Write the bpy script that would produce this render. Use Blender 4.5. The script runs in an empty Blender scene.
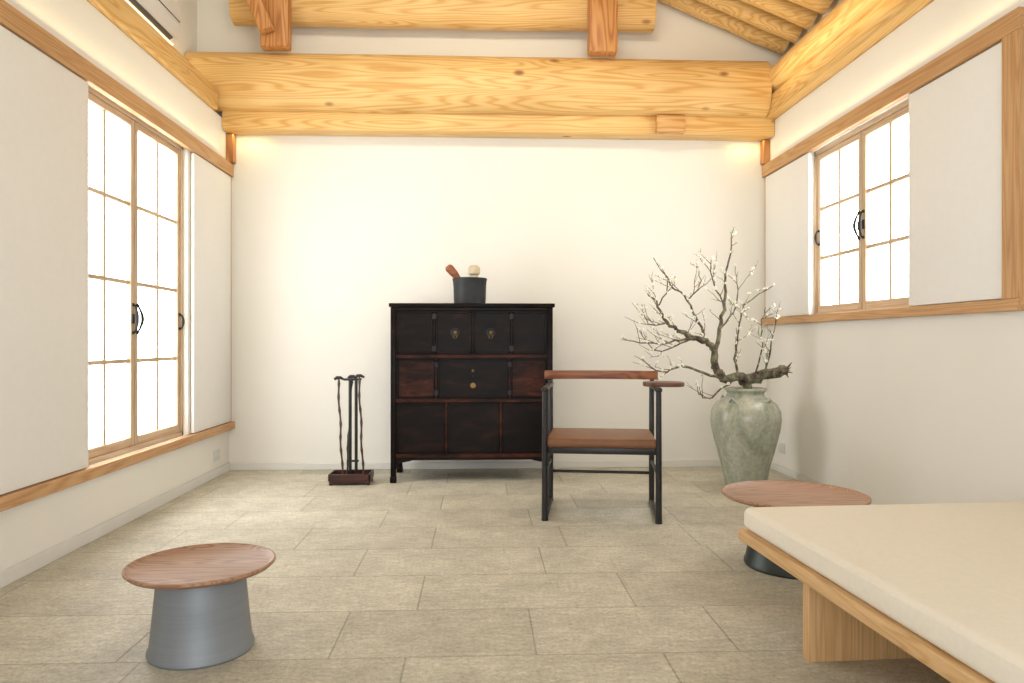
import bpy, bmesh, math, random
from mathutils import Vector, Matrix, Euler
random.seed(11)
C = bpy.context
scene = C.scene

# ------------------------------------------------------------------ materials
def newmat(name):
    m = bpy.data.materials.new(name); m.use_nodes = True
    nt = m.node_tree
    return m, nt, nt.nodes['Principled BSDF']

def N(nt, t, **kw):
    n = nt.nodes.new(t)
    for k, v in kw.items(): setattr(n, k, v)
    return n

def ramp(nt, fac, stops):
    r = N(nt, 'ShaderNodeValToRGB')
    e = r.color_ramp.elements
    while len(e) < len(stops): e.new(0.5)
    for i, (p, c) in enumerate(stops):
        e[i].position = p; e[i].color = (c[0], c[1], c[2], 1)
    nt.links.new(fac, r.inputs['Fac'])
    return r.outputs['Color']

def coords(nt, scale=(1, 1, 1), loc=(0, 0, 0), rot=(0, 0, 0)):
    tc = N(nt, 'ShaderNodeTexCoord'); mp = N(nt, 'ShaderNodeMapping')
    mp.inputs['Scale'].default_value = scale
    mp.inputs['Location'].default_value = loc
    mp.inputs['Rotation'].default_value = rot
    nt.links.new(tc.outputs['Object'], mp.inputs['Vector'])
    return mp.outputs['Vector']

def noise(nt, vec, scale, detail=4, rough=0.5, dist=0):
    n = N(nt, 'ShaderNodeTexNoise')
    n.inputs['Scale'].default_value = scale; n.inputs['Detail'].default_value = detail
    n.inputs['Roughness'].default_value = rough; n.inputs['Distortion'].default_value = dist
    nt.links.new(vec, n.inputs['Vector'])
    return n.outputs['Fac']

def math_(nt, op, a, b=None):
    n = N(nt, 'ShaderNodeMath', operation=op)
    for i, v in enumerate((a, b)):
        if v is None: continue
        if isinstance(v, (int, float)): n.inputs[i].default_value = v
        else: nt.links.new(v, n.inputs[i])
    return n.outputs[0]

def mix(nt, fac, a, b, mode='MIX'):
    n = N(nt, 'ShaderNodeMix', data_type='RGBA', blend_type=mode)
    for i, v in ((0, fac), (6, a), (7, b)):
        if isinstance(v, (int, float)): n.inputs[i].default_value = v
        elif isinstance(v, tuple): n.inputs[i].default_value = (v[0], v[1], v[2], 1)
        else: nt.links.new(v, n.inputs[i])
    return n.outputs[2]

def bump(nt, bsdf, h, strength=0.2, dist=0.01):
    b = N(nt, 'ShaderNodeBump'); b.inputs['Strength'].default_value = strength
    b.inputs['Distance'].default_value = dist
    nt.links.new(h, b.inputs['Height']); nt.links.new(b.outputs[0], bsdf.inputs['Normal'])

def plain(name, col, rough=0.5, metal=0.0, var=0.06, nscale=8, bmp=0.0, coat=0.0):
    m, nt, b = newmat(name)
    f = noise(nt, coords(nt), nscale, 5)
    lo = tuple(c * (1 - var) for c in col); hi = tuple(min(1, c * (1 + var)) for c in col)
    nt.links.new(ramp(nt, f, [(0.3, lo), (0.7, hi)]), b.inputs['Base Color'])
    b.inputs['Roughness'].default_value = rough; b.inputs['Metallic'].default_value = metal
    b.inputs['Coat Weight'].default_value = coat
    if bmp:
        bump(nt, b, noise(nt, coords(nt), nscale * 12, 4), bmp, 0.002)
    return m

def wood(name, light, mid, dark, axis=0, across=5.0, along=0.35, rings=26, knots=False, rough=0.5, off=(0, 0, 0)):
    m, nt, b = newmat(name)
    s = [across] * 3; s[axis] = along
    v = coords(nt, tuple(s), off)
    n1 = noise(nt, v, 1.0, 3, 0.42, 0.15)
    w = math_(nt, 'SINE', math_(nt, 'MULTIPLY', n1, rings * 6.283 / 2))
    w = math_(nt, 'ADD', math_(nt, 'MULTIPLY', w, 0.5), 0.5)
    s2 = [120.0] * 3; s2[axis] = 3.0
    fine = noise(nt, coords(nt, tuple(s2)), 1.0, 3)
    col = ramp(nt, w, [(0.0, light), (0.6, mid), (1.0, dark)])
    fc = ramp(nt, fine, [(0.3, (0.88, 0.86, 0.83)), (0.7, (1.05, 1.05, 1.05))])
    col = mix(nt, 0.8, col, fc, 'MULTIPLY')
    big = noise(nt, coords(nt, (1, 1, 1), (3, 1, 2)), 1.6, 2)
    col = mix(nt, 0.6, col, ramp(nt, big, [(0.35, (0.9, 0.86, 0.8)), (0.65, (1.04, 1.04, 1.04))]), 'MULTIPLY')
    if knots:
        s3 = [4.2] * 3; s3[axis] = 2.2
        vo = N(nt, 'ShaderNodeTexVoronoi'); vo.inputs['Scale'].default_value = 1.0
        nt.links.new(coords(nt, tuple(s3), (0.3, 0.7, 0.2)), vo.inputs['Vector'])
        k = ramp(nt, vo.outputs['Distance'], [(0.06, (1, 1, 1)), (0.13, (0, 0, 0))])
        col = mix(nt, k, col, (0.30, 0.12, 0.04))
    nt.links.new(col, b.inputs['Base Color'])
    b.inputs['Roughness'].default_value = rough
    bump(nt, b, w, 0.05, 0.003)
    return m

M = {}
M['wall'] = plain('wall_plaster', (0.865, 0.852, 0.805), 0.9, var=0.012, nscale=1.5, bmp=0.06)
M['paper'] = plain('hanji_paper', (0.89, 0.893, 0.88), 0.85, var=0.010, nscale=25, bmp=0.06)
M['base'] = plain('baseboard_paint', (0.76, 0.76, 0.73), 0.6, var=0.02)
PL, PM, PD = (0.82, 0.57, 0.25), (0.79, 0.515, 0.20), (0.68, 0.39, 0.13)
M['beamX'] = wood('pine_beam_x', PL, PM, PD, 0, 3.0, 0.22, 90, True)
M['beamY'] = wood('pine_beam_y', PL, PM, PD, 1, 3.0, 0.22, 90, True)
OL, OM, OD = (0.60, 0.30, 0.105), (0.53, 0.24, 0.075), (0.41, 0.155, 0.045)
M['postZ'] = wood('pine_post_z', OL, OM, OD, 2, 4, 0.4, 40, True)
M['oldX'] = wood('pine_dark_x', (0.74, 0.46, 0.19), (0.7, 0.4, 0.15), (0.56, 0.28, 0.09), 0, 4, 0.4, 40, False)
TL, TM, TD = (0.64, 0.39, 0.19), (0.60, 0.35, 0.16), (0.53, 0.29, 0.125)
M['trimY'] = wood('trim_wood_y', TL, TM, TD, 1, 9, 0.4, 36)
M['trimZ'] = wood('trim_wood_z', TL, TM, TD, 2, 9, 0.4, 36)
WL, WM, WD = (0.66, 0.52, 0.37), (0.62, 0.47, 0.32), (0.55, 0.40, 0.26)
M['winY'] = wood('window_wood_y', WL, WM, WD, 1, 12, 0.5, 16)
M['winZ'] = wood('window_wood_z', WL, WM, WD, 2, 12, 0.5, 16)
KL = ((0.70, 0.46, 0.235), (0.67, 0.425, 0.20), (0.60, 0.36, 0.155))
M['oakY'] = wood('oak_y', *KL, 1, 12, 0.5, 30)
M['oakX'] = wood('oak_x', *KL, 0, 12, 0.5, 30)
M['oakZ'] = wood('oak_z', *KL, 2, 12, 0.5, 30)
M['walnut'] = wood('walnut_x', (0.44, 0.265, 0.17), (0.39, 0.22, 0.135), (0.29, 0.15, 0.088), 0, 9, 0.6, 44, rough=0.45)
M['redwood'] = wood('red_wood_x', (0.32, 0.12, 0.052), (0.26, 0.092, 0.04), (0.19, 0.058, 0.028), 0, 14, 1, 10, rough=0.4)
M['darkarm'] = wood('dark_red_wood', (0.14, 0.05, 0.028), (0.11, 0.04, 0.022), (0.07, 0.024, 0.015), 0, 14, 1, 10, rough=0.4)
M['black'] = plain('black_lacquer_wood', (0.010, 0.009, 0.010), 0.4, var=0.3)
M['iron'] = plain('black_iron', (0.02, 0.02, 0.022), 0.45, 0.6, var=0.3)
M['brass'] = plain('aged_brass', (0.24, 0.16, 0.07), 0.5, 1.0, var=0.35, nscale=30)
M['leather'] = plain('tan_leather', (0.20, 0.084, 0.033), 0.45, var=0.12, nscale=10, bmp=0.2)
M['potblk'] = plain('black_stone_pot', (0.014, 0.017, 0.021), 0.55, var=0.35, nscale=14)
M['cream'] = plain('cream_ceramic', (0.62, 0.52, 0.36), 0.5)
M['plastic'] = plain('white_plastic', (0.74, 0.745, 0.74), 0.4, var=0.01)
M['slot'] = plain('dark_slot', (0.08, 0.08, 0.08), 0.6)
M['cushion'] = plain('canvas_cushion', (0.83, 0.785, 0.69), 0.92, var=0.02, nscale=60, bmp=0.3)
M['tablebase'] = plain('dark_green_metal', (0.03, 0.04, 0.038), 0.4, 0.4, var=0.1)
M['trayred'] = plain('dark_red_lacquer', (0.045, 0.014, 0.011), 0.35, var=0.3)
M['bamboo'] = plain('dark_bamboo', (0.06, 0.033, 0.022), 0.4, var=0.5, nscale=30)
M['petal'] = plain('white_petal', (0.93, 0.94, 0.84), 0.7, var=0.05, nscale=80)
M['bud'] = plain('green_bud', (0.50, 0.54, 0.28), 0.7, var=0.2, nscale=80)

def lacquer(name, a, b_, c):
    m, nt, b = newmat(name)
    f = noise(nt, coords(nt, (3, 3, 9)), 1.3, 6, 0.62, 0.6)
    nt.links.new(ramp(nt, f, [(0.38, a), (0.56, b_), (0.78, c)]), b.inputs['Base Color'])
    b.inputs['Roughness'].default_value = 0.36
    b.inputs['Specular IOR Level'].default_value = 0.12
    bump(nt, b, f, 0.12, 0.004)
    return m
M['chest'] = lacquer('chest_dark_lacquer', (0.004, 0.003, 0.003), (0.009, 0.005, 0.004), (0.032, 0.011, 0.006))
M['chestred'] = lacquer('chest_red_lacquer', (0.012, 0.005, 0.004), (0.045, 0.014, 0.008), (0.12, 0.036, 0.016))

m, nt, b = newmat('satin_slate_metal')
f = noise(nt, coords(nt, (2, 2, 90)), 1.0, 3)
nt.links.new(ramp(nt, f, [(0.3, (0.225, 0.25, 0.28)), (0.7, (0.25, 0.275, 0.305))]), b.inputs['Base Color'])
b.inputs['Metallic'].default_value = 0.3; b.inputs['Roughness'].default_value = 0.5
M['steel'] = m

m, nt, b = newmat('celadon_glaze')
f = noise(nt, coords(nt, (6, 6, 2.2)), 1.4, 8, 0.7, 0.9)
g = noise(nt, coords(nt), 38, 4)
c1 = ramp(nt, f, [(0.33, (0.27, 0.30, 0.235)), (0.5, (0.37, 0.39, 0.315)), (0.68, (0.50, 0.495, 0.415))])
c1 = mix(nt, 0.7, c1, ramp(nt, g, [(0.35, (0.8, 0.81, 0.78)), (0.65, (1.08, 1.08, 1.06))]), 'MULTIPLY')
nt.links.new(c1, b.inputs['Base Color']); b.inputs['Roughness'].default_value = 0.2
bump(nt, b, f, 0.15, 0.01)
M['celadon'] = m

m, nt, b = newmat('mossy_bark')
f = noise(nt, coords(nt), 22, 5, 0.65)
nt.links.new(ramp(nt, f, [(0.35, (0.045, 0.032, 0.026)), (0.50, (0.12, 0.10, 0.07)), (0.64, (0.23, 0.25, 0.14))]), b.inputs['Base Color'])
b.inputs['Roughness'].default_value = 0.9
bump(nt, b, f, 0.8, 0.01)
M['bark'] = m
M['twig'] = plain('twig_bark', (0.11, 0.07, 0.05), 0.7, var=0.3, nscale=20)

m, nt, b = newmat('daylight_glow_pane')
b.inputs['Base Color'].default_value = (0.9, 0.9, 0.88, 1)
f = noise(nt, coords(nt), 1.2, 2)
nt.links.new(ramp(nt, f, [(0.3, (0.95, 0.975, 1.0)), (0.7, (1.0, 1.0, 0.985))]), b.inputs['Emission Color'])
b.inputs['Emission Strength'].default_value = 6.8  # panes glow by themselves, standing in for daylight from outside
M['pane'] = m

# stone floor
m, nt, b = newmat('stone_pavers')
v = coords(nt, (1, 1, 1), (0.25, 0.12, 0))
br = N(nt, 'ShaderNodeTexBrick')
br.offset = 0.37; br.offset_frequency = 2; br.squash = 0.8; br.squash_frequency = 3
br.inputs['Scale'].default_value = 1
br.inputs['Brick Width'].default_value = 0.88
br.inputs['Row Height'].default_value = 0.44
br.inputs['Mortar Size'].default_value = 0.005
br.inputs['Mortar Smooth'].default_value = 0.7
br.inputs['Color1'].default_value = (0.645, 0.62, 0.535, 1)
br.inputs['Color2'].default_value = (0.54, 0.515, 0.44, 1)
br.inputs['Mortar'].default_value = (0.40, 0.375, 0.31, 1)
nt.links.new(v, br.inputs['Vector'])
n1 = noise(nt, coords(nt), 3.8, 8, 0.72)
n2 = noise(nt, coords(nt, (12, 40, 1)), 1.0, 6, 0.75)
n3 = noise(nt, coords(nt), 60, 6, 0.85)
col = mix(nt, 0.9, br.outputs['Color'], ramp(nt, n1, [(0.34, (0.80, 0.79, 0.76)), (0.66, (1.15, 1.145, 1.12))]), 'MULTIPLY')
col = mix(nt, 0.9, col, ramp(nt, n2, [(0.34, (0.80, 0.79, 0.77)), (0.66, (1.12, 1.12, 1.1))]), 'MULTIPLY')
col = mix(nt, 0.8, col, ramp(nt, n3, [(0.38, (0.64, 0.63, 0.61)), (0.5, (0.98, 0.98, 0.97)), (0.62, (1.2, 1.2, 1.19))]), 'MULTIPLY')
nt.links.new(col, b.inputs['Base Color'])
b.inputs['Roughness'].default_value = 0.55
h = math_(nt, 'ADD', math_(nt, 'MULTIPLY', br.outputs['Fac'], -0.8), math_(nt, 'MULTIPLY', n2, 0.8))
h = math_(nt, 'ADD', h, math_(nt, 'MULTIPLY', n3, 0.5))
bump(nt, b, h, 0.45, 0.007)
M['floor'] = m

# ------------------------------------------------------------------ mesh builder
class B:
    def __init__(s, name):
        s.name = name; s.bm = bmesh.new(); s.mats = []
    def mi(s, k):
        if k not in s.mats: s.mats.append(k)
        return s.mats.index(k)
    def merge(s, t, mat, smooth):
        idx = s.mi(mat)
        mp = {}
        for v in t.verts: mp[v] = s.bm.verts.new(v.co)
        for f in t.faces:
            try:
                nf = s.bm.faces.new([mp[v] for v in f.verts])
                nf.material_index = idx; nf.smooth = smooth
            except ValueError: pass
        t.free()
    def box(s, a, c, mat, bev=0.003, seg=1, xf=None, smooth=False):
        t = bmesh.new()
        bmesh.ops.create_cube(t, size=1)
        lo = Vector([min(a[i], c[i]) for i in range(3)]); hi = Vector([max(a[i], c[i]) for i in range(3)])
        for v in t.verts:
            v.co = Vector([lo[i] + (v.co[i] + .5) * (hi[i] - lo[i]) for i in range(3)])
        if bev > 0:
            bw = min(bev, 0.45 * min(hi - lo))
            bmesh.ops.bevel(t, geom=list(t.edges), offset=bw, segments=seg, affect='EDGES', profile=0.5)
        if xf is not None: bmesh.ops.transform(t, matrix=xf, verts=t.verts)
        s.merge(t, mat, smooth)
        return s
    def lathe(s, prof, mat, c=(0, 0, 0), seg=48, xf=None):
        t = bmesh.new(); rows = []
        for r, z in prof:
            if r < 1e-6: rows.append([t.verts.new((c[0], c[1], c[2] + z))])
            else:
                rows.append([t.verts.new((c[0] + r * math.cos(2 * math.pi * i / seg), c[1] + r * math.sin(2 * math.pi * i / seg), c[2] + z)) for i in range(seg)])
        for p, q in zip(rows, rows[1:]):
            for i in range(seg):
                j = (i + 1) % seg
                if len(p) == 1 and len(q) == 1: continue
                if len(p) == 1: t.faces.new((p[0], q[j], q[i]))
                elif len(q) == 1: t.faces.new((p[i], p[j], q[0]))
                else: t.faces.new((p[i], p[j], q[j], q[i]))
        bmesh.ops.recalc_face_normals(t, faces=t.faces)
        if xf is not None: bmesh.ops.transform(t, matrix=xf, verts=t.verts)
        s.merge(t, mat, True)
        return s
    def tube(s, pts, rad, mat, seg=10, wob=0.0, xf=None, closed=False):
        pts = [Vector(p) for p in pts]
        if not isinstance(rad, (list, tuple)): rad = [rad] * len(pts)
        t = bmesh.new(); rows = []
        up = Vector((0.13, 0.31, 0.94)).normalized()
        n = len(pts)
        prev = None
        for i, p in enumerate(pts):
            if closed: d = pts[(i + 1) % n] - pts[i - 1]
            else: d = pts[min(i + 1, n - 1)] - pts[max(i - 1, 0)]
            d.normalize()
            if prev is None:
                u = d.cross(up)
                if u.length < 1e-3: u = d.cross(Vector((1, 0, 0)))
            else: u = prev - d * prev.dot(d)
            u.normalize(); prev = u; w = d.cross(u)
            ring = []
            for k in range(seg):
                a = 2 * math.pi * k / seg
                r = rad[i] * (1 + random.uniform(-wob, wob))
                ring.append(t.verts.new(p + (u * math.cos(a) + w * math.sin(a)) * r))
            rows.append(ring)
        rng = range(n if closed else n - 1)
        for i in rng:
            p, q = rows[i], rows[(i + 1) % n]
            for k in range(seg):
                j = (k + 1) % seg
                t.faces.new((p[k], p[j], q[j], q[k]))
        if not closed:
            t.faces.new(list(reversed(rows[0]))); t.faces.new(rows[-1])
        bmesh.ops.recalc_face_normals(t, faces=t.faces)
        if xf is not None: bmesh.ops.transform(t, matrix=xf, verts=t.verts)
        s.merge(t, mat, True)
        return s
    def prism(s, poly, axis, a, c, mat, bev=0.0, xf=None, smooth=False):
        t = bmesh.new()
        def mk(p, h):
            q = list(p); q.insert(axis, h); return t.verts.new(q)
        A = [mk(p, a) for p in poly]; D = [mk(p, c) for p in poly]
        t.faces.new(A); t.faces.new(list(reversed(D)))
        n = len(poly)
        for i in range(n): t.faces.new((A[i], D[i], D[(i + 1) % n], A[(i + 1) % n]))
        bmesh.ops.recalc_face_normals(t, faces=t.faces)
        if bev: bmesh.ops.bevel(t, geom=list(t.edges), offset=bev, segments=2, affect='EDGES', profile=0.5)
        if xf is not None: bmesh.ops.transform(t, matrix=xf, verts=t.verts)
        s.merge(t, mat, smooth)
        return s
    def ball(s, c, r, mat, sub=1, sc=(1, 1, 1)):
        t = bmesh.new(); bmesh.ops.create_icosphere(t, subdivisions=sub, radius=r)
        for v in t.verts: v.co = Vector((v.co.x * sc[0], v.co.y * sc[1], v.co.z * sc[2])) + Vector(c)
        s.merge(t, mat, True); return s
    def done(s):
        me = bpy.data.meshes.new(s.name + '_mesh'); s.bm.to_mesh(me); s.bm.free()
        for k in s.mats: me.materials.append(M[k])
        o = bpy.data.objects.new(s.name, me); C.collection.objects.link(o)
        try:
            me.set_sharp_from_angle(angle=math.radians(38))
        except Exception: pass
        return o

XL, XR, YB, YN = -2.085, 2.46, 6.25, -1.6   # room faces
HC = 1.07

# ------------------------------------------------------------------ shell
B('floor').box((-2.6, YN, -0.15), (2.9, 6.5, 0), 'floor', 0).done()

w = B('wall_back')
w.prism([(-2.5, 0), (2.8, 0), (2.8, 3.75), (0.1, 4.75), (-2.5, 4.35)], 1, YB, YB + .2, 'wall'); w.done()

LW = (3.94, 5.38, 0.40, 2.46)
w = B('wall_left')
w.box((XL - .2, YN, 0), (XL, YB, LW[2]), 'wall', 0)
w.box((XL - .2, YN, LW[3]), (XL, YB, 2.88), 'wall', 0)
w.box((XL - .2, YN, LW[2]), (XL, LW[0], LW[3]), 'wall', 0)
w.box((XL - .2, LW[1], LW[2]), (XL, YB, LW[3]), 'wall', 0)
w.done()
B('wall_left_upper').box((-2.5, YN, 2.88), (-2.345, YB, 4.4), 'wall', 0).done()
RW = (4.08, 5.42, 1.25, 2.48)
w = B('wall_right')
w.box((XR, YN, 0), (XR + .2, YB, RW[2]), 'wall', 0)
w.box((XR, YN, RW[3]), (XR + .2, YB, 2.92), 'wall', 0)
w.box((XR, YN, RW[2]), (XR + .2, RW[0], RW[3]), 'wall', 0)
w.box((XR, RW[1], RW[2]), (XR + .2, YB, RW[3]), 'wall', 0)
w.done()
B('wall_right_upper').box((2.625, YN, 2.92), (2.8, YB, 3.8), 'wall', 0).done()
B('wall_behind').box((-2.5, YN - .2, 0), (-1.3, YN, 4.4), 'wall', 0).box((1.6, YN - .2, 0), (2.8, YN, 3.75), 'wall', 0).box((-1.3, YN - .2, 2.5), (1.6, YN, 4.3), 'wall', 0).done()
c = B('ceiling')
c.prism([(2.8, 3.62), (2.8, 3.78), (0.1, 4.92), (0.1, 4.76)], 1, YN, YB + .2, 'wall')
c.prism([(-2.5, 4.3), (-2.5, 4.46), (0.1, 4.92), (0.1, 4.76)], 1, YN, YB + .2, 'wall')
c.done()

B('baseboard_back').box((XL, YB - .015, 0), (XR, YB, .055), 'base').done()
B('baseboard_left').box((XL, YN, 0), (XL + .015, YB - .015, .07), 'base').done()
B('baseboard_right').box((XR - .015, YN, 0), (XR, YB - .015, .055), 'base').done()

# timber trims : left rails
B('trim_1').box((XL, YN, 2.435), (XL + .04, YB, 2.54), 'trimY').done()
B('trim_2').box((XL, YN, .345), (XL + .05, YB, .405), 'trimY').done()
B('trim_3').box((XL, YB - .02, .405), (XL + .02, YB, 2.435), 'trimZ').done()
# right rails
B('trim_4').box((XR - .045, 3.22, 2.475), (XR, YB, 2.575), 'trimY').done()
B('trim_5').box((XR - .05, 3.22, 1.21), (XR, YB, 1.265), 'trimY').done()
B('trim_6').box((XR - .045, 3.22, 1.265), (XR, 3.33, 2.475), 'trimZ').done()
B('trim_7').box((XR - .02, YB - .02, 1.265), (XR, YB, 2.475), 'trimZ').done()

def screen(x0, x1, y0, y1, z0, z1):
    b = B('sliding_paper_screen')
    b.box((x0, y0, z0), (x1, y1, z1), 'paper', .005, 2); b.done()
screen(XL + .004, XL + .03, 2.75, 3.985, .41, 2.43)
screen(XL + .004, XL + .03, 5.42, 6.21, .41, 2.43)
screen(XL + .004, XL + .03, 1.5, 2.745, .41, 2.43)
screen(XR - .03, XR - .004, 3.34, 4.10, 1.27, 2.47)
screen(XR - .03, XR - .004, 5.38, 6.21, 1.27, 2.47)

# windows
def window(name, x, sgn, y0, y1, z0, z1, rows, pulls=()):
    b = B(name)
    f = .03; d = .07
    o = x + sgn * d
    b.box((x, y0, z0), (o, y0 + f, z1), 'winZ').box((x, y1 - f, z0), (o, y1, z1), 'winZ')
    b.box((x, y0, z0), (o, y1, z0 + f), 'winY').box((x, y0, z1 - f), (o, y1, z1), 'winY')
    ym = (y0 + y1) / 2
    for a, c in ((y0 + f, ym - .004), (ym + .004, y1 - f)):
        i0 = x + sgn * .012; i1 = x + sgn * .052; s = .042
        zz0, zz1 = z0 + f, z1 - f
        b.box((i0, a, zz0), (i1, a + s, zz1), 'winZ').box((i0, c - s, zz0), (i1, c, zz1), 'winZ')
        b.box((i0, a + s, zz0), (i1, c - s, zz0 + s + .01), 'winY').box((i0, a + s, zz1 - s), (i1, c - s, zz1), 'winY')
        my = (a + c) / 2
        b.box((x + sgn * .02, my - .012, zz0 + s), (i1 - sgn * .008, my + .012, zz1 - s), 'winZ', .002)
        for k in range(1, rows):
            zk = zz0 + s + (zz1 - zz0 - 2 * s) * k / rows
            b.box((x + sgn * .021, a + s, zk - .012), (i1 - sgn * .009, c - s, zk + .012), 'winY', .002)
        b.box((x + sgn * .040, a + s - .005, zz0 + s), (x + sgn * .047, c - s + .005, zz1 - s), 'pane', 0)
    zc = (z0 + z1) / 2 - (.22 if rows == 4 else .03)
    hs = [(ym - .028, -1, .085), (ym + .028, 1, .085)] + [(p, q, .05) for p, q in pulls]
    for yy, sd, hh in hs:
        xx = x + sgn * .008
        pts = []
        for k in range(13):
            t = -1 + k / 6
            pts.append((xx - sgn * (.006 + .022 * (1 - t * t)), yy + sd * .008 * math.cos(t * 3), zc + t * hh))
        b.tube(pts, [.005 + .005 * (1 - abs(-1 + k / 6)) for k in range(13)], 'iron', 8)
        for zz in (zc - hh, zc + hh):
            b.ball((xx, yy, zz), .011, 'iron', 2)
        if hh > .06: b.box((xx - .004, yy - .016, zc - .03), (xx + .004, yy + .016, zc + .03), 'iron', .002)
    return b.done()
window('window_1', XL - .03, -1, LW[0], LW[1], LW[2], LW[3], 4, ((4.03, 1), (5.335, -1)))
window('window_2', XR + .03, 1, RW[0], RW[1], RW[2], RW[3], 3, ((5.355, -1),))

# ------------------------------------------------------------------ roof timbers
def logbeam(name, x0, x1, yc, zc, ry, rz, mat, wave=0.02, n=36, seg=32, p=3.0, seed=1):
    rnd = random.Random(seed)
    t = bmesh.new(); rows = []
    ph = rnd.random() * 6
    for i in range(n + 1):
        x = x0 + (x1 - x0) * i / n
        sc = 1 + wave * math.sin(i / n * 3.1 + .3) + wave * .4 * math.sin(i * .55 + ph)
        ring = []
        for k in range(seg):
            a = 2 * math.pi * k / seg
            ca, sa = math.cos(a), math.sin(a)
            r = (abs(ca) ** p + abs(sa) ** p) ** (-1 / p)
            ring.append(t.verts.new((x, yc + ry * r * ca * sc, zc + rz * r * sa * sc)))
        rows.append(ring)
    for q, r_ in zip(rows, rows[1:]):
        for k in range(seg):
            j = (k + 1) % seg
            t.faces.new((q[k], q[j], r_[j], r_[k]))
    t.faces.new(rows[0]); t.faces.new(rows[-1])
    bmesh.ops.recalc_face_normals(t, faces=t.faces)
    b = B(name); b.merge(t, mat, True); return b
logbeam('timber_tie_beam', -2.335, 2.375, 6.08, 3.165, .155, .232, 'beamX', .012, p=2.3).done()
b = B('timber_lower_beam')
b.box((XL, 6.07, 2.785), (XR, YB, 2.945), 'beamX', .012, 3)
b.done()
b = B('timber_beam_block'); b.box((1.45, 6.01, 2.785), (1.69, 6.068, 2.93), 'oldX', .01, 2); b.done()
logbeam('timber_collar_log', -2.0, 1.44, 6.11, 3.83, .12, .18, 'beamX', .03, p=2.2, seed=4).done()
b = B('timber_roof_post')
b.box((-1.72, 5.86, 3.38), (-1.50, 5.98, 4.4), 'postZ', .015, 2)
b.box((-0.055, -.05, -.42), (.055, .05, .42), 'postZ', .012, 2, Matrix.Translation((-1.80, 5.80, 3.86)) @ Matrix.Rotation(math.radians(-22), 4, 'Y'))
b.done()
b = B('timber_roof_post')
b.box((.87, 5.86, 3.38), (1.10, 5.98, 4.04), 'postZ', .015, 2)
b.done()
B('timber_wall_plate').box((-2.339, YN, 2.885), (-2.05, 5.9, 3.05), 'beamY', .012, 3).done()
B('timber_wall_plate').box((2.38, YN, 2.925), (2.615, 6.24, 3.095), 'beamY', .012, 3).done()
b = B('timber_eave_log')
b.tube([(2.485, YN + i * .45, 3.232) for i in range(18)], [.130 + .004 * math.sin(i * 1.3) for i in range(18)], 'beamY', 28)
b.done()
B('timber_corner_post').box((XL, 6.17, 2.545), (XL + .06, 6.249, 2.78), 'postZ', .006).done()
B('timber_corner_post').box((XR - .06, 6.17, 2.58), (XR, 6.249, 2.78), 'postZ', .006).done()
ys = [6.14]; y = 5.895
while y > 3.4: ys.append(y); y -= .26
for y in ys:
    b = B('log_rafter')
    pts = []
    xs0 = 1.47 if y > 6 else .35
    for i in range(9):
        x = xs0 + (2.58 - xs0) * i / 8
        pts.append((x, y, 3.53 + .085 + (2.46 - x) * .415 + .006 * math.sin(i * 2 + y * 9)))
    b.tube(pts, [.078 + .003 * math.sin(i * 1.7 + y * 5) for i in range(9)], 'beamX', 20)
    b.done()
B('timber_ridge_beam').box((-.05, YN, 4.42), (.30, 6.2, 4.66), 'beamY', .02, 3).done()

# ------------------------------------------------------------------ AC
b = B('air_conditioner')
prof = [(-2.335, 3.115), (-2.19, 3.105), (-2.12, 3.12), (-2.085, 3.165), (-2.07, 3.24), (-2.075, 3.40), (-2.11, 3.43), (-2.335, 3.43)]
b.prism(prof, 1, 4.2, 5.22, 'plastic', .006)
b.prism([(-2.165, 3.100), (-2.18, 3.125), (-2.10, 3.16), (-2.088, 3.14)], 1, 4.26, 5.14, 'slot')
b.box((-2.135, 4.26, 3.100), (-2.128, 5.14, 3.128), 'plastic', 0)
b.box((-2.072, 4.22, 3.27), (-2.066, 5.2, 3.275), 'slot', 0)
b.done()

# outlets
for x, y, z, sg in ((XL, 5.95, .17, 1), (XR, 5.93, .2, -1)):
    b = B('wall_outlet')
    b.box((x, y - .06, z - .04), (x + sg * .01, y + .06, z + .04), 'plastic', .003, 2)
    for dy in (-.028, .028):
        b.lathe([(0, 0), (.018, 0), (.018, .003), (.014, .002), (0, .001)], 'base', (0, 0, 0), 20, Matrix.Translation((x + sg * .009, y + dy, z)) @ Matrix.Rotation(sg * math.pi / 2, 4, 'Y'))
    b.done()

# ------------------------------------------------------------------ chest
CX0, CX1, CY0, CY1, CZ0, CZ1 = -.675, .555, 5.62, 6.12, .19, 1.36
b = B('antique_medicine_chest')
b.box((CX0 + .01, CY0 + .018, CZ0 + .01), (CX1 - .01, CY1, CZ1 - .02), 'chest', .004)
b.box((CX0 - .012, CY0 - .012, CZ1 - .03), (CX1 + .015, CY1 + .01, CZ1), 'chest', .006, 2)
for x in (CX0, CX1 - .04):
    for y in (CY0, CY1 - .045):
        b.box((x, y, 0), (x + .04, y + .045, CZ1 - .03), 'chest', .005, 2)
        b.box((x - .004, y - .006, 0), (x + .044, y + .047, .05), 'chest', .006, 2)
def rail(x0, z0, x1, z1, mat='chestred', dep=.006):
    b.box((x0, CY0 + .002 - dep + .004, z0), (x1, CY0 + .03, z1), mat, .003)
xl, xr = CX0 + .04, CX1 - .04
r3b = CZ0; r3t = CZ0 + .43; r2t = r3t + .335
rail(xl, CZ0, xr, CZ0 + .028); rail(xl, r3t - .012, xr, r3t + .014); rail(xl, r2t - .012, xr, r2t + .014); rail(xl, CZ1 - .055, xr, CZ1 - .03, 'chest')
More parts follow.
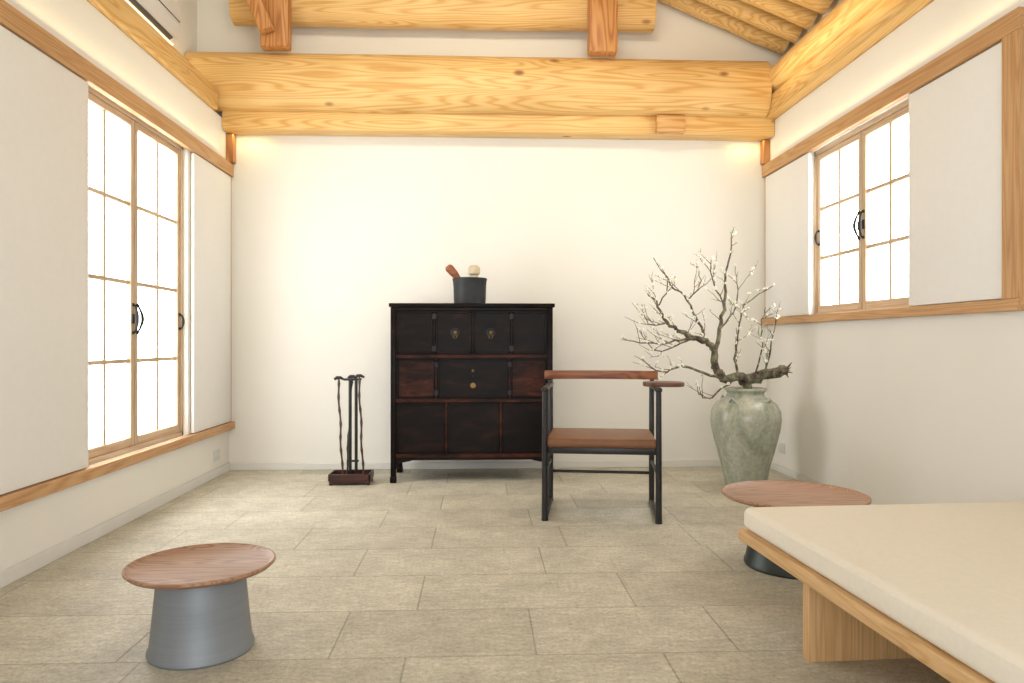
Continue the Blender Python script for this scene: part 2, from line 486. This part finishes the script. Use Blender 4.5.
def panelrow(z0, z1, xs, red=(), stile='chestred'):
    for i in range(len(xs) - 1):
        a, c = xs[i], xs[i + 1]
        mt = 'chestred' if i in red else 'chest'
        g = .011
        b.box((a + g, CY0 + .006, z0 + g), (c - g, CY0 + .02, z1 - g), mt, .004)
        for (p, q) in (((a + g, z0 + g), (c - g, z0 + g + .012)), ((a + g, z1 - g - .012), (c - g, z1 - g)),
                       ((a + g, z0 + g), (a + g + .012, z1 - g)), ((c - g - .012, z0 + g), (c - g, z1 - g))):
            b.box((p[0], CY0 + .001, p[1]), (q[0], CY0 + .012, q[1]), 'chest', .002)
    for x in xs[1:-1]:
        rail(x - .008, z0, x + .008, z1, stile, .004)
s = (CX1 - CX0) / 164.
px = lambda p: CX0 + (p - 390) * s
R3 = [xl, px(446), px(501), xr]; R2 = [xl, px(436), px(510), xr]; R1 = [xl, px(434), px(473), px(512), xr]
panelrow(CZ0 + .028, r3t - .012, R3, (), )
panelrow(r3t + .014, r2t - .012, R2, (0, 2))
panelrow(r2t + .014, CZ1 - .055, R1, (), 'chest')
FR = lambda x, z: Matrix.Translation((x, CY0 + .004, z)) @ Matrix.Rotation(math.pi / 2, 4, 'X')
def rosette(x, z, r=.038, mat='brass'):
    b.lathe([(r, -.002), (r, .002), (r * .9, .005), (r * .75, .004), (r * .3, .007), (0, .009)], mat, seg=28, xf=FR(x, z))
def ring(x, z, r=.022, mat='brass'):
    pts = [(x + r * math.cos(a), CY0 - .008, z + r * math.sin(a)) for a in [2 * math.pi * i / 20 for i in range(20)]]
    b.tube(pts, .0024, mat, 6, closed=True)
zt = (r2t + CZ1 - .04) / 2
for x in (px(455), px(491)):
    b.lathe([(.036, -.002), (.036, .001), (.033, .002), (0, .002)], 'iron', seg=32, xf=FR(x, zt))
    rosette(x, zt, .015); ring(x, zt, .026, 'iron')
    ring(x, zt - .03, .014, 'brass')
zm = (r3t + r2t) / 2
rosette(px(473), zm + .06, .012); ring(px(473), zm + .045, .016, 'iron')
b.box((px(473) - .006, CY0 - .005, zm + .01), (px(473) + .006, CY0 + .004, zm + .03), 'iron', .002)
rosette(px(473), zm - .05, .022)
for x in (px(436), px(510)):
    for z in (r3t + .06, r2t - .06):
        b.box((x - .014, CY0 - .005, z - .02), (x + .014, CY0 + .004, z + .02), 'iron', .002)
for x in (px(434), px(512)):
    for z in (r2t + .06, CZ1 - .1):
        b.box((x - .016, CY0 - .005, z - .022), (x + .016, CY0 + .004, z + .022), 'iron', .002)
for sx, x in ((1, xl), (-1, xr)):
    b.prism([(x, CZ0), (x + sx * .16, CZ0), (x + sx * .11, CZ0 - .025), (x + sx * .03, CZ0 - .04), (x, CZ0 - .09)], 1, CY0 + .008, CY0 + .026, 'chest')
b.box((xl, CY0 + .01, CZ0 - .02), (xr, CY0 + .026, CZ0 + .01), 'chest', .002)
b.done()

# mortar pot with pestle on chest
px0, py0, pz0 = -.08, 5.84, CZ1
b = B('stone_mortar_with_pestle')
b.lathe([(0, 0), (.118, 0), (.124, .006), (.127, .06), (.129, .14), (.133, .185), (.136, .192), (.136, .205), (.129, .208), (.118, .205), (.116, .15), (.108, .05), (0, .03)], 'potblk', (px0, py0, pz0))
b.tube([(px0 + .04, py0, pz0 + .05), (px0 - .09, py0 - .01, pz0 + .205), (px0 - .125, py0 - .01, pz0 + .247), (px0 - .165, py0 - .01, pz0 + .29), (px0 - .175, py0 - .01, pz0 + .302)], [.018, .022, .032, .034, .022], 'redwood', 16)
b.lathe([(0, .04), (.03, .04), (.032, .2), (.028, .23), (.045, .245), (.047, .29), (.03, .31), (0, .315)], 'cream', (px0 + .035, py0 + .01, pz0), 24)
b.done()

# ------------------------------------------------------------------ cane stand
sx, sy = -.97, 5.64
b = B('walking_cane_stand')
b.box((sx - .15, sy - .1, 0.012), (sx + .15, sy + .1, .05), 'trayred', .006, 2)
b.box((sx - .155, sy - .105, .03), (sx + .155, sy - .09, .085), 'trayred', .004)
b.box((sx - .155, sy + .09, .03), (sx + .155, sy + .105, .085), 'trayred', .004)
b.box((sx - .155, sy - .105, .03), (sx - .14, sy + .105, .085), 'trayred', .004)
b.box((sx + .14, sy - .105, .03), (sx + .155, sy + .105, .085), 'trayred', .004)
for ax in (-.15, .13):
    for ay in (-.095, .075): b.box((sx + ax, sy + ay, 0), (sx + ax + .02, sy + ay + .02, .014), 'trayred', .002)
for ax in (-.01, .035):
    b.tube([(sx + ax, sy, .05), (sx + ax, sy, .45), (sx + ax, sy, .79)], [.012, .012, .012], 'black', 12)
b.box((sx - .06, sy - .02, .775), (sx + .075, sy + .02, .792), 'black', .006, 2)
b.box((sx - .03, sy - .012, .16), (sx + .055, sy + .012, .175), 'black', .003)
def cane(x0, z0, x1, z1, y, mat):
    pts = []; rad = []
    n = 22
    for i in range(n + 1):
        t = i / n
        pts.append((x0 + (x1 - x0) * t + .004 * math.sin(t * 14), y + .02 * t, z0 + (z1 - z0) * t))
        rad.append(.007 + (.0035 if i % 3 == 0 else 0))
    b.tube(pts, rad, mat, 10)
    b.tube([(x1 - .03, y + .02, z1 + .0), (x1 - .01, y + .02, z1 + .012), (x1 + .015, y + .02, z1 + .013), (x1 + .04, y + .02, z1 + .0)], [.009, .013, .012, .008], 'black', 10)
cane(sx - .06, .05, sx - .095, .785, sy - .04, 'bamboo')
cane(sx + .095, .05, sx + .06, .80, sy - .045, 'bamboo')
cane(sx - .045, .05, sx - .01, .79, sy + .05, 'bamboo')
b.done()

# ------------------------------------------------------------------ jar + branches
JX, JY = 1.95, 5.36
b = B('celadon_jar')
b.lathe([(0, 0), (.135, 0), (.142, .012), (.150, .05), (.170, .14), (.197, .24), (.226, .35), (.246, .44), (.252, .50), (.247, .56), (.222, .61),
         (.180, .645), (.146, .662), (.134, .675), (.132, .692), (.140, .706), (.150, .713), (.151, .726), (.141, .730), (.127, .723), (.118, .70),
         (.120, .66), (.18, .6), (.2, .5), (.12, .1), (0, .06)], 'celadon', (JX, JY, 0), 64)
for a in (0.6, 2.2, 3.9, 5.3):
    cx, cy = JX + .19 * math.cos(a), JY + .19 * math.sin(a)
    b.tube([(cx - .03 * math.sin(a), cy + .03 * math.cos(a), .632), (cx + .012 * math.cos(a), cy + .012 * math.sin(a), .66), (cx + .03 * math.sin(a), cy - .03 * math.cos(a), .632)], .009, 'celadon', 8)
b.done()

b = B('plum_blossom_branch')
def P(x, y, d=0.0):
    return Vector((JX + (x - 746) / 136., JY + d, HC - (y - 341.5) / 136.))
def smooth(pts, it=4):
    out = []
    n = len(pts)
    for i in range(n - 1):
        p0 = pts[max(i - 1, 0)]; p1 = pts[i]; p2 = pts[i + 1]; p3 = pts[min(i + 2, n - 1)]
        for k in range(it):
            t = k / it
            out.append(0.5 * ((2 * p1) + (p2 - p0) * t + (2 * p0 - 5 * p1 + 4 * p2 - p3) * t * t + (3 * p1 - p0 - 3 * p2 + p3) * t ** 3))
    out.append(pts[-1]); return out
anchors = []
def branch(spec, r0, r1, mat='bark', seg=10, wob=.12, tw=True):
    pts = smooth([P(*s) for s in spec])
    n = len(pts)
    for p in pts[1:-1]:
        j = .012 if r0 > .012 else .008
        p += Vector((random.uniform(-j, j), random.uniform(-j, j), random.uniform(-j, j)))
    rad = [r0 + (r1 - r0) * i / (n - 1) for i in range(n)]
    b.tube(pts, rad, mat, seg, wob)
    if tw:
        for i in range(2, n):
            anchors.append((pts[i], (pts[i] - pts[i - 1]).normalized(), rad[i], i / n))
branch([(752, 452, 0), (749, 415, .0), (748, 392, 0), (747, 380, -.01), (736, 376, -.03), (722, 378, -.04), (713, 366, -.04)], .034, .029, tw=False)
branch([(742, 382, .0), (755, 378, .01), (768, 375, .0), (785, 370, -.04)], .036, .038, wob=.25, tw=False)
branch([(722, 378, -.04), (713, 366, -.04), (713, 352, -.03), (705, 342, -.02), (693, 338, 0), (682, 332, .02)], .029, .018)
branch([(682, 332, .02), (668, 322, .06), (661, 305, .08), (650, 292, .1)], .015, .004)
branch([(713, 352, -.03), (717, 330, -.05), (722, 305, -.08), (724, 280, -.06), (728, 255, -.05), (733, 230, -.02)], .017, .003)
branch([(705, 342, -.02), (701, 322, .05), (691, 300, .1), (675, 283, .12), (658, 256, .15)], .012, .003)
branch([(693, 338, 0), (672, 341, -.08), (650, 344, -.12), (625, 341, -.15)], .010, .003)
branch([(722, 378, -.04), (700, 373, -.1), (676, 366, -.15), (655, 371, -.18), (636, 358, -.2)], .012, .003)
branch([(736, 376, -.03), (712, 392, -.12), (700, 396, -.15), (690, 390, -.2)], .008, .003)
branch([(736, 376, -.03), (738, 352, .05), (744, 330, .1), (750, 305, .1), (778, 285, .08)], .010, .003)
branch([(765, 376, 0), (773, 358, .04), (776, 335, .03), (780, 318, .02)], .008, .003)
branch([(717, 330, -.05), (733, 312, 0), (740, 290, .04), (738, 266, .05)], .008, .0025)
branch([(755, 378, .01), (760, 350, -.05), (758, 325, -.07), (762, 308, -.08)], .007, .0025)
branch([(722, 305, -.08), (708, 285, -.12), (706, 262, -.12)], .006, .0025)
branch([(693, 338, 0), (680, 345, .1), (662, 352, .15), (645, 330, .2)], .007, .0025)
branch([(691, 300, .1), (700, 285, .0), (696, 268, -.05)], .006, .0025)
branch([(668, 322, .06), (652, 325, .0), (640, 315, -.05)], .006, .0025)
branch([(661, 305, .08), (668, 288, .02), (664, 270, .0)], .006, .0025)
for i in range(7):
    b.tube([P(783, 371, -.04), P(786 + random.uniform(0, 3), 362 + i * 2.6, -.06 + random.uniform(-.03, .03))], [.010, .002], 'twig', 6)
def blossom(p):
    r = random.uniform(.0065, .0105)
    if random.random() < .28:
        b.ball(p, r * .75, 'bud', 1); return
    n = Vector((random.uniform(-1, 1), random.uniform(-1, .3), random.uniform(-.3, 1))).normalized()
    u = n.orthogonal().normalized(); w_ = n.cross(u)
    for k in range(5):
        a = k * 1.2566
        b.ball(p + (u * math.cos(a) + w_ * math.sin(a)) * r * .9, r * .72, 'petal', 1)
    b.ball(p + n * r * .3, r * .45, 'bud', 1)
def twig(p, d, L, r, lvl):
    n = max(3, int(L / .025)); pts = [p.copy()]
    q = p.copy(); dd = d.copy()
    for i in range(n):
        dd = (dd + Vector((random.uniform(-.2, .2), random.uniform(-.2, .2), random.uniform(-.12, .18)))).normalized()
        q = q + dd * (L / n)
        if q.x > 2.30: dd.x = -abs(dd.x); q.x = 2.30
        pts.append(q.copy())
        if lvl > 0 and random.random() < .24:
            sd = (dd + Vector((random.uniform(-1, 1), random.uniform(-.8, .8), random.uniform(-.3, .9)))).normalized()
            twig(q, sd, L * random.uniform(.3, .6), r * .65, lvl - 1)
        if random.random() < .32: blossom(q + Vector((random.uniform(-.008, .008), random.uniform(-.008, .008), random.uniform(-.003, .008))))
    b.tube(pts, [r * (1 - .6 * i / n) for i in range(n + 1)], 'twig', 5)
for (p, d, r, t) in anchors:
    if random.random() < (.60 if r < .013 else .35):
        sd = (d * .5 + Vector((random.uniform(-1, .6), random.uniform(-.8, .6), random.uniform(-.35, .8)))).normalized()
        twig(p, sd, random.uniform(.08, .24) * (1 if t < .75 else .55), .003, 1)
    if r < .012 and random.random() < .35:
        blossom(p + Vector((random.uniform(-.012, .012), -.01, .01)))
b.done()

# ------------------------------------------------------------------ chair
b = B('wooden_armchair')
XF = Matrix.Translation((.762, 4.635, 0)) @ Matrix.Rotation(math.radians(-9), 4, 'Z')
hw, hd = .335, .28
for sxx in (-1, 1):
    x = sxx * hw
    b.tube([(x, -hd, .0), (x, -hd, .03), (x, -hd, .4), (x, -hd, .78)], [.020, .0195, .018, .016], 'black', 16, xf=XF)
    b.tube([(x, hd, .0), (x, hd, .4), (x, hd, .80), (x * 1.02, hd + .02, .83)], [.018, .018, .016, .014], 'black', 16, xf=XF)
    b.box((x - .014, -hd, .0), (x + .014, hd, .028), 'black', .005, 2, XF)
    b.tube([(x, -hd, .28), (x, hd, .28)], .011, 'black', 10, xf=XF)
    b.box((x - .015, -hd, .395), (x + .015, hd, .44), 'black', .005, 2, XF)
    b.box((x - .02, -hd - .02, .772), (x + .02, hd + .02, .797), 'black', .008, 3, XF)
b.tube([(-hw, hd, .2), (hw, hd, .2)], .010, 'black', 10, xf=XF)
b.box((-hw, -hd + .005, .40), (hw, -hd + .03, .44), 'black', .005, 2, XF)
b.box((-hw, hd - .03, .40), (hw, hd - .005, .44), 'black', .005, 2, XF)
b.box((-hw + .01, -hd - .015, .438), (hw - .01, hd, .492), 'leather', .02, 4, XF, True)
pts = []
n = 16
for i in range(n + 1):
    u = -1 + 2 * i / n
    pts.append((u * .375, hd + .05 - .06 * u * u))
poly_out = [(x, y - .012) for x, y in pts] + [(x, y + .014) for x, y in reversed(pts)]
b.prism(poly_out, 2, .818, .875, 'redwood', .004, XF)
pad = []
for i in range(28):
    a = 2 * math.pi * i / 28
    ca, sa = math.cos(a), math.sin(a)
    pad.append((hw + .045 + .125 * math.copysign(abs(ca) ** .6, ca), -.08 + .12 * math.copysign(abs(sa) ** .8, sa)))
b.prism(pad, 2, .797, .822, 'darkarm', .004, XF)
b.done()

# ------------------------------------------------------------------ stools / tables
def tray_table(name, x, y, R, h, rb, rt, matb, ang=0):
    b = B(name)
    XF = Matrix.Translation((x, y, 0)) @ Matrix.Rotation(ang, 4, 'Z')
    t = h
    b.lathe([(0, t - .012), (R - .025, t - .012), (R - .012, t - .003), (R - .006, t), (R, t - .002), (R, t - .009), (R - .012, t - .020), (R - .04, t - .026), (0, t - .026)], 'walnut', seg=96, xf=XF)
    b.lathe([(0, t - .027), (rt, t - .027), (rt + .004, t - .036), (rt + (rb - rt) * .45, t * .5), (rb - .006, .03), (rb, .02), (rb + .002, .008), (rb - .003, 0), (0, 0)], matb, seg=96, xf=XF)
    return b.done()
tray_table('round_tray_stool', -.968, 2.62, .246, .304, .173, .140, 'steel', .3)
tray_table('round_tray_table', 1.500, 3.478, .335, .345, .228, .17, 'tablebase', -.2)

# ------------------------------------------------------------------ daybed
b = B('daybed')
XF = Matrix.Translation((1.018, 2.88, 0)) @ Matrix.Rotation(math.radians(2.6), 4, 'Z')
L, W = 2.0, 1.28
b.box((0, -L, .29), (W, 0, .334), 'oakY', .004, 2, XF)
for y0 in (-.42, -L + .38):
    b.box((.055, y0 - .045, 0), (W - .06, y0, .29), 'oakZ', .004, 2, XF)
b.box((W / 2 - .03, -L + .36, .14), (W / 2 + .03, -.44, .29), 'oakY', .003, 1, XF)
t = bmesh.new(); bmesh.ops.create_cube(t, size=1)
for v in t.verts:
    v.co = Vector((.01 + (v.co.x + .5) * (W - .02), -L + .012 + (v.co.y + .5) * (L - .024), .335 + (v.co.z + .5) * .088))
bmesh.ops.bevel(t, geom=list(t.edges), offset=.028, segments=5, affect='EDGES', profile=.5)
bmesh.ops.transform(t, matrix=XF, verts=t.verts)
b.merge(t, 'cushion', True)
def rr(z, g):
    pts = []
    x0, x1, y0, y1, r = g, W - g, -L + g, -g, .035
    for cx, cy, a0 in ((x1 - r, y1 - r, 0), (x0 + r, y1 - r, 90), (x0 + r, y0 + r, 180), (x1 - r, y0 + r, 270)):
        for k in range(5):
            a = math.radians(a0 + k * 22.5); pts.append((cx + r * math.cos(a), cy + r * math.sin(a), z))
    return pts
b.tube(rr(.405, .014), .004, 'cushion', 6, xf=XF, closed=True)
b.done()

# ------------------------------------------------------------------ lights
def area(name, loc, rot, sx_, sy_, e, col, spread=180):
    l = bpy.data.lights.new(name, 'AREA'); l.shape = 'RECTANGLE'; l.size = sx_; l.size_y = sy_
    l.energy = e; l.color = col; l.spread = math.radians(spread)
    o = bpy.data.objects.new(name, l); o.location = loc; o.rotation_euler = rot; C.collection.objects.link(o); return o
warm = (1.0, 0.80, 0.42)
D = math.radians
area('led_strip_left', (XL + .05, 2.6, 2.57), (D(180), D(25), 0), .05, 6.8, 5.5, warm)
area('led_strip_right', (XR - .05, 2.6, 2.60), (D(180), D(-25), 0), .05, 6.8, 5.5, warm)
area('led_strip_plate', (-2.15, 3.0, 3.09), (D(180), D(-35), 0), .08, 5.5, 8, warm)
area('led_strip_eave', (2.2, 3.0, 3.05), (D(180), D(30), 0), .08, 5.5, 8, warm)
area('led_strip_beam_end', (-1.90, 6.17, 2.78), (0, 0, 0), .25, .03, .4, (1, .80, .30))
area('led_strip_beam_end', (2.27, 6.17, 2.78), (0, 0, 0), .25, .03, .4, (1, .80, .30))
area('overhead_fill', (0.1, 3.0, 4.1), (D(68), 0, 0), 2.4, .4, 20, (1, .90, .70), 110)  # added light out of view, brightens the beams and upper back wall
area('rear_fill', (0.15, YN - .1, 1.3), (D(90), 0, 0), 2.8, 2.3, 72, (.985, .99, 1))  # added fill light behind the camera to brighten the room

wd = bpy.data.worlds.new('world'); scene.world = wd; wd.use_nodes = True
wd.node_tree.nodes['Background'].inputs[0].default_value = (0.9, 0.95, 1, 1)
wd.node_tree.nodes['Background'].inputs[1].default_value = 0.8

# ------------------------------------------------------------------ camera
cam = bpy.data.cameras.new('camera'); co = bpy.data.objects.new('camera', cam); C.collection.objects.link(co)
co.location = (0, 0, HC); co.rotation_euler = (D(90), 0, D(-2.48))
cam.sensor_width = 36; cam.lens = 740 * 36 / 1024
scene.camera = co
scene.view_settings.view_transform = 'Standard'
scene.view_settings.look = 'None'
scene.view_settings.exposure = 0.05
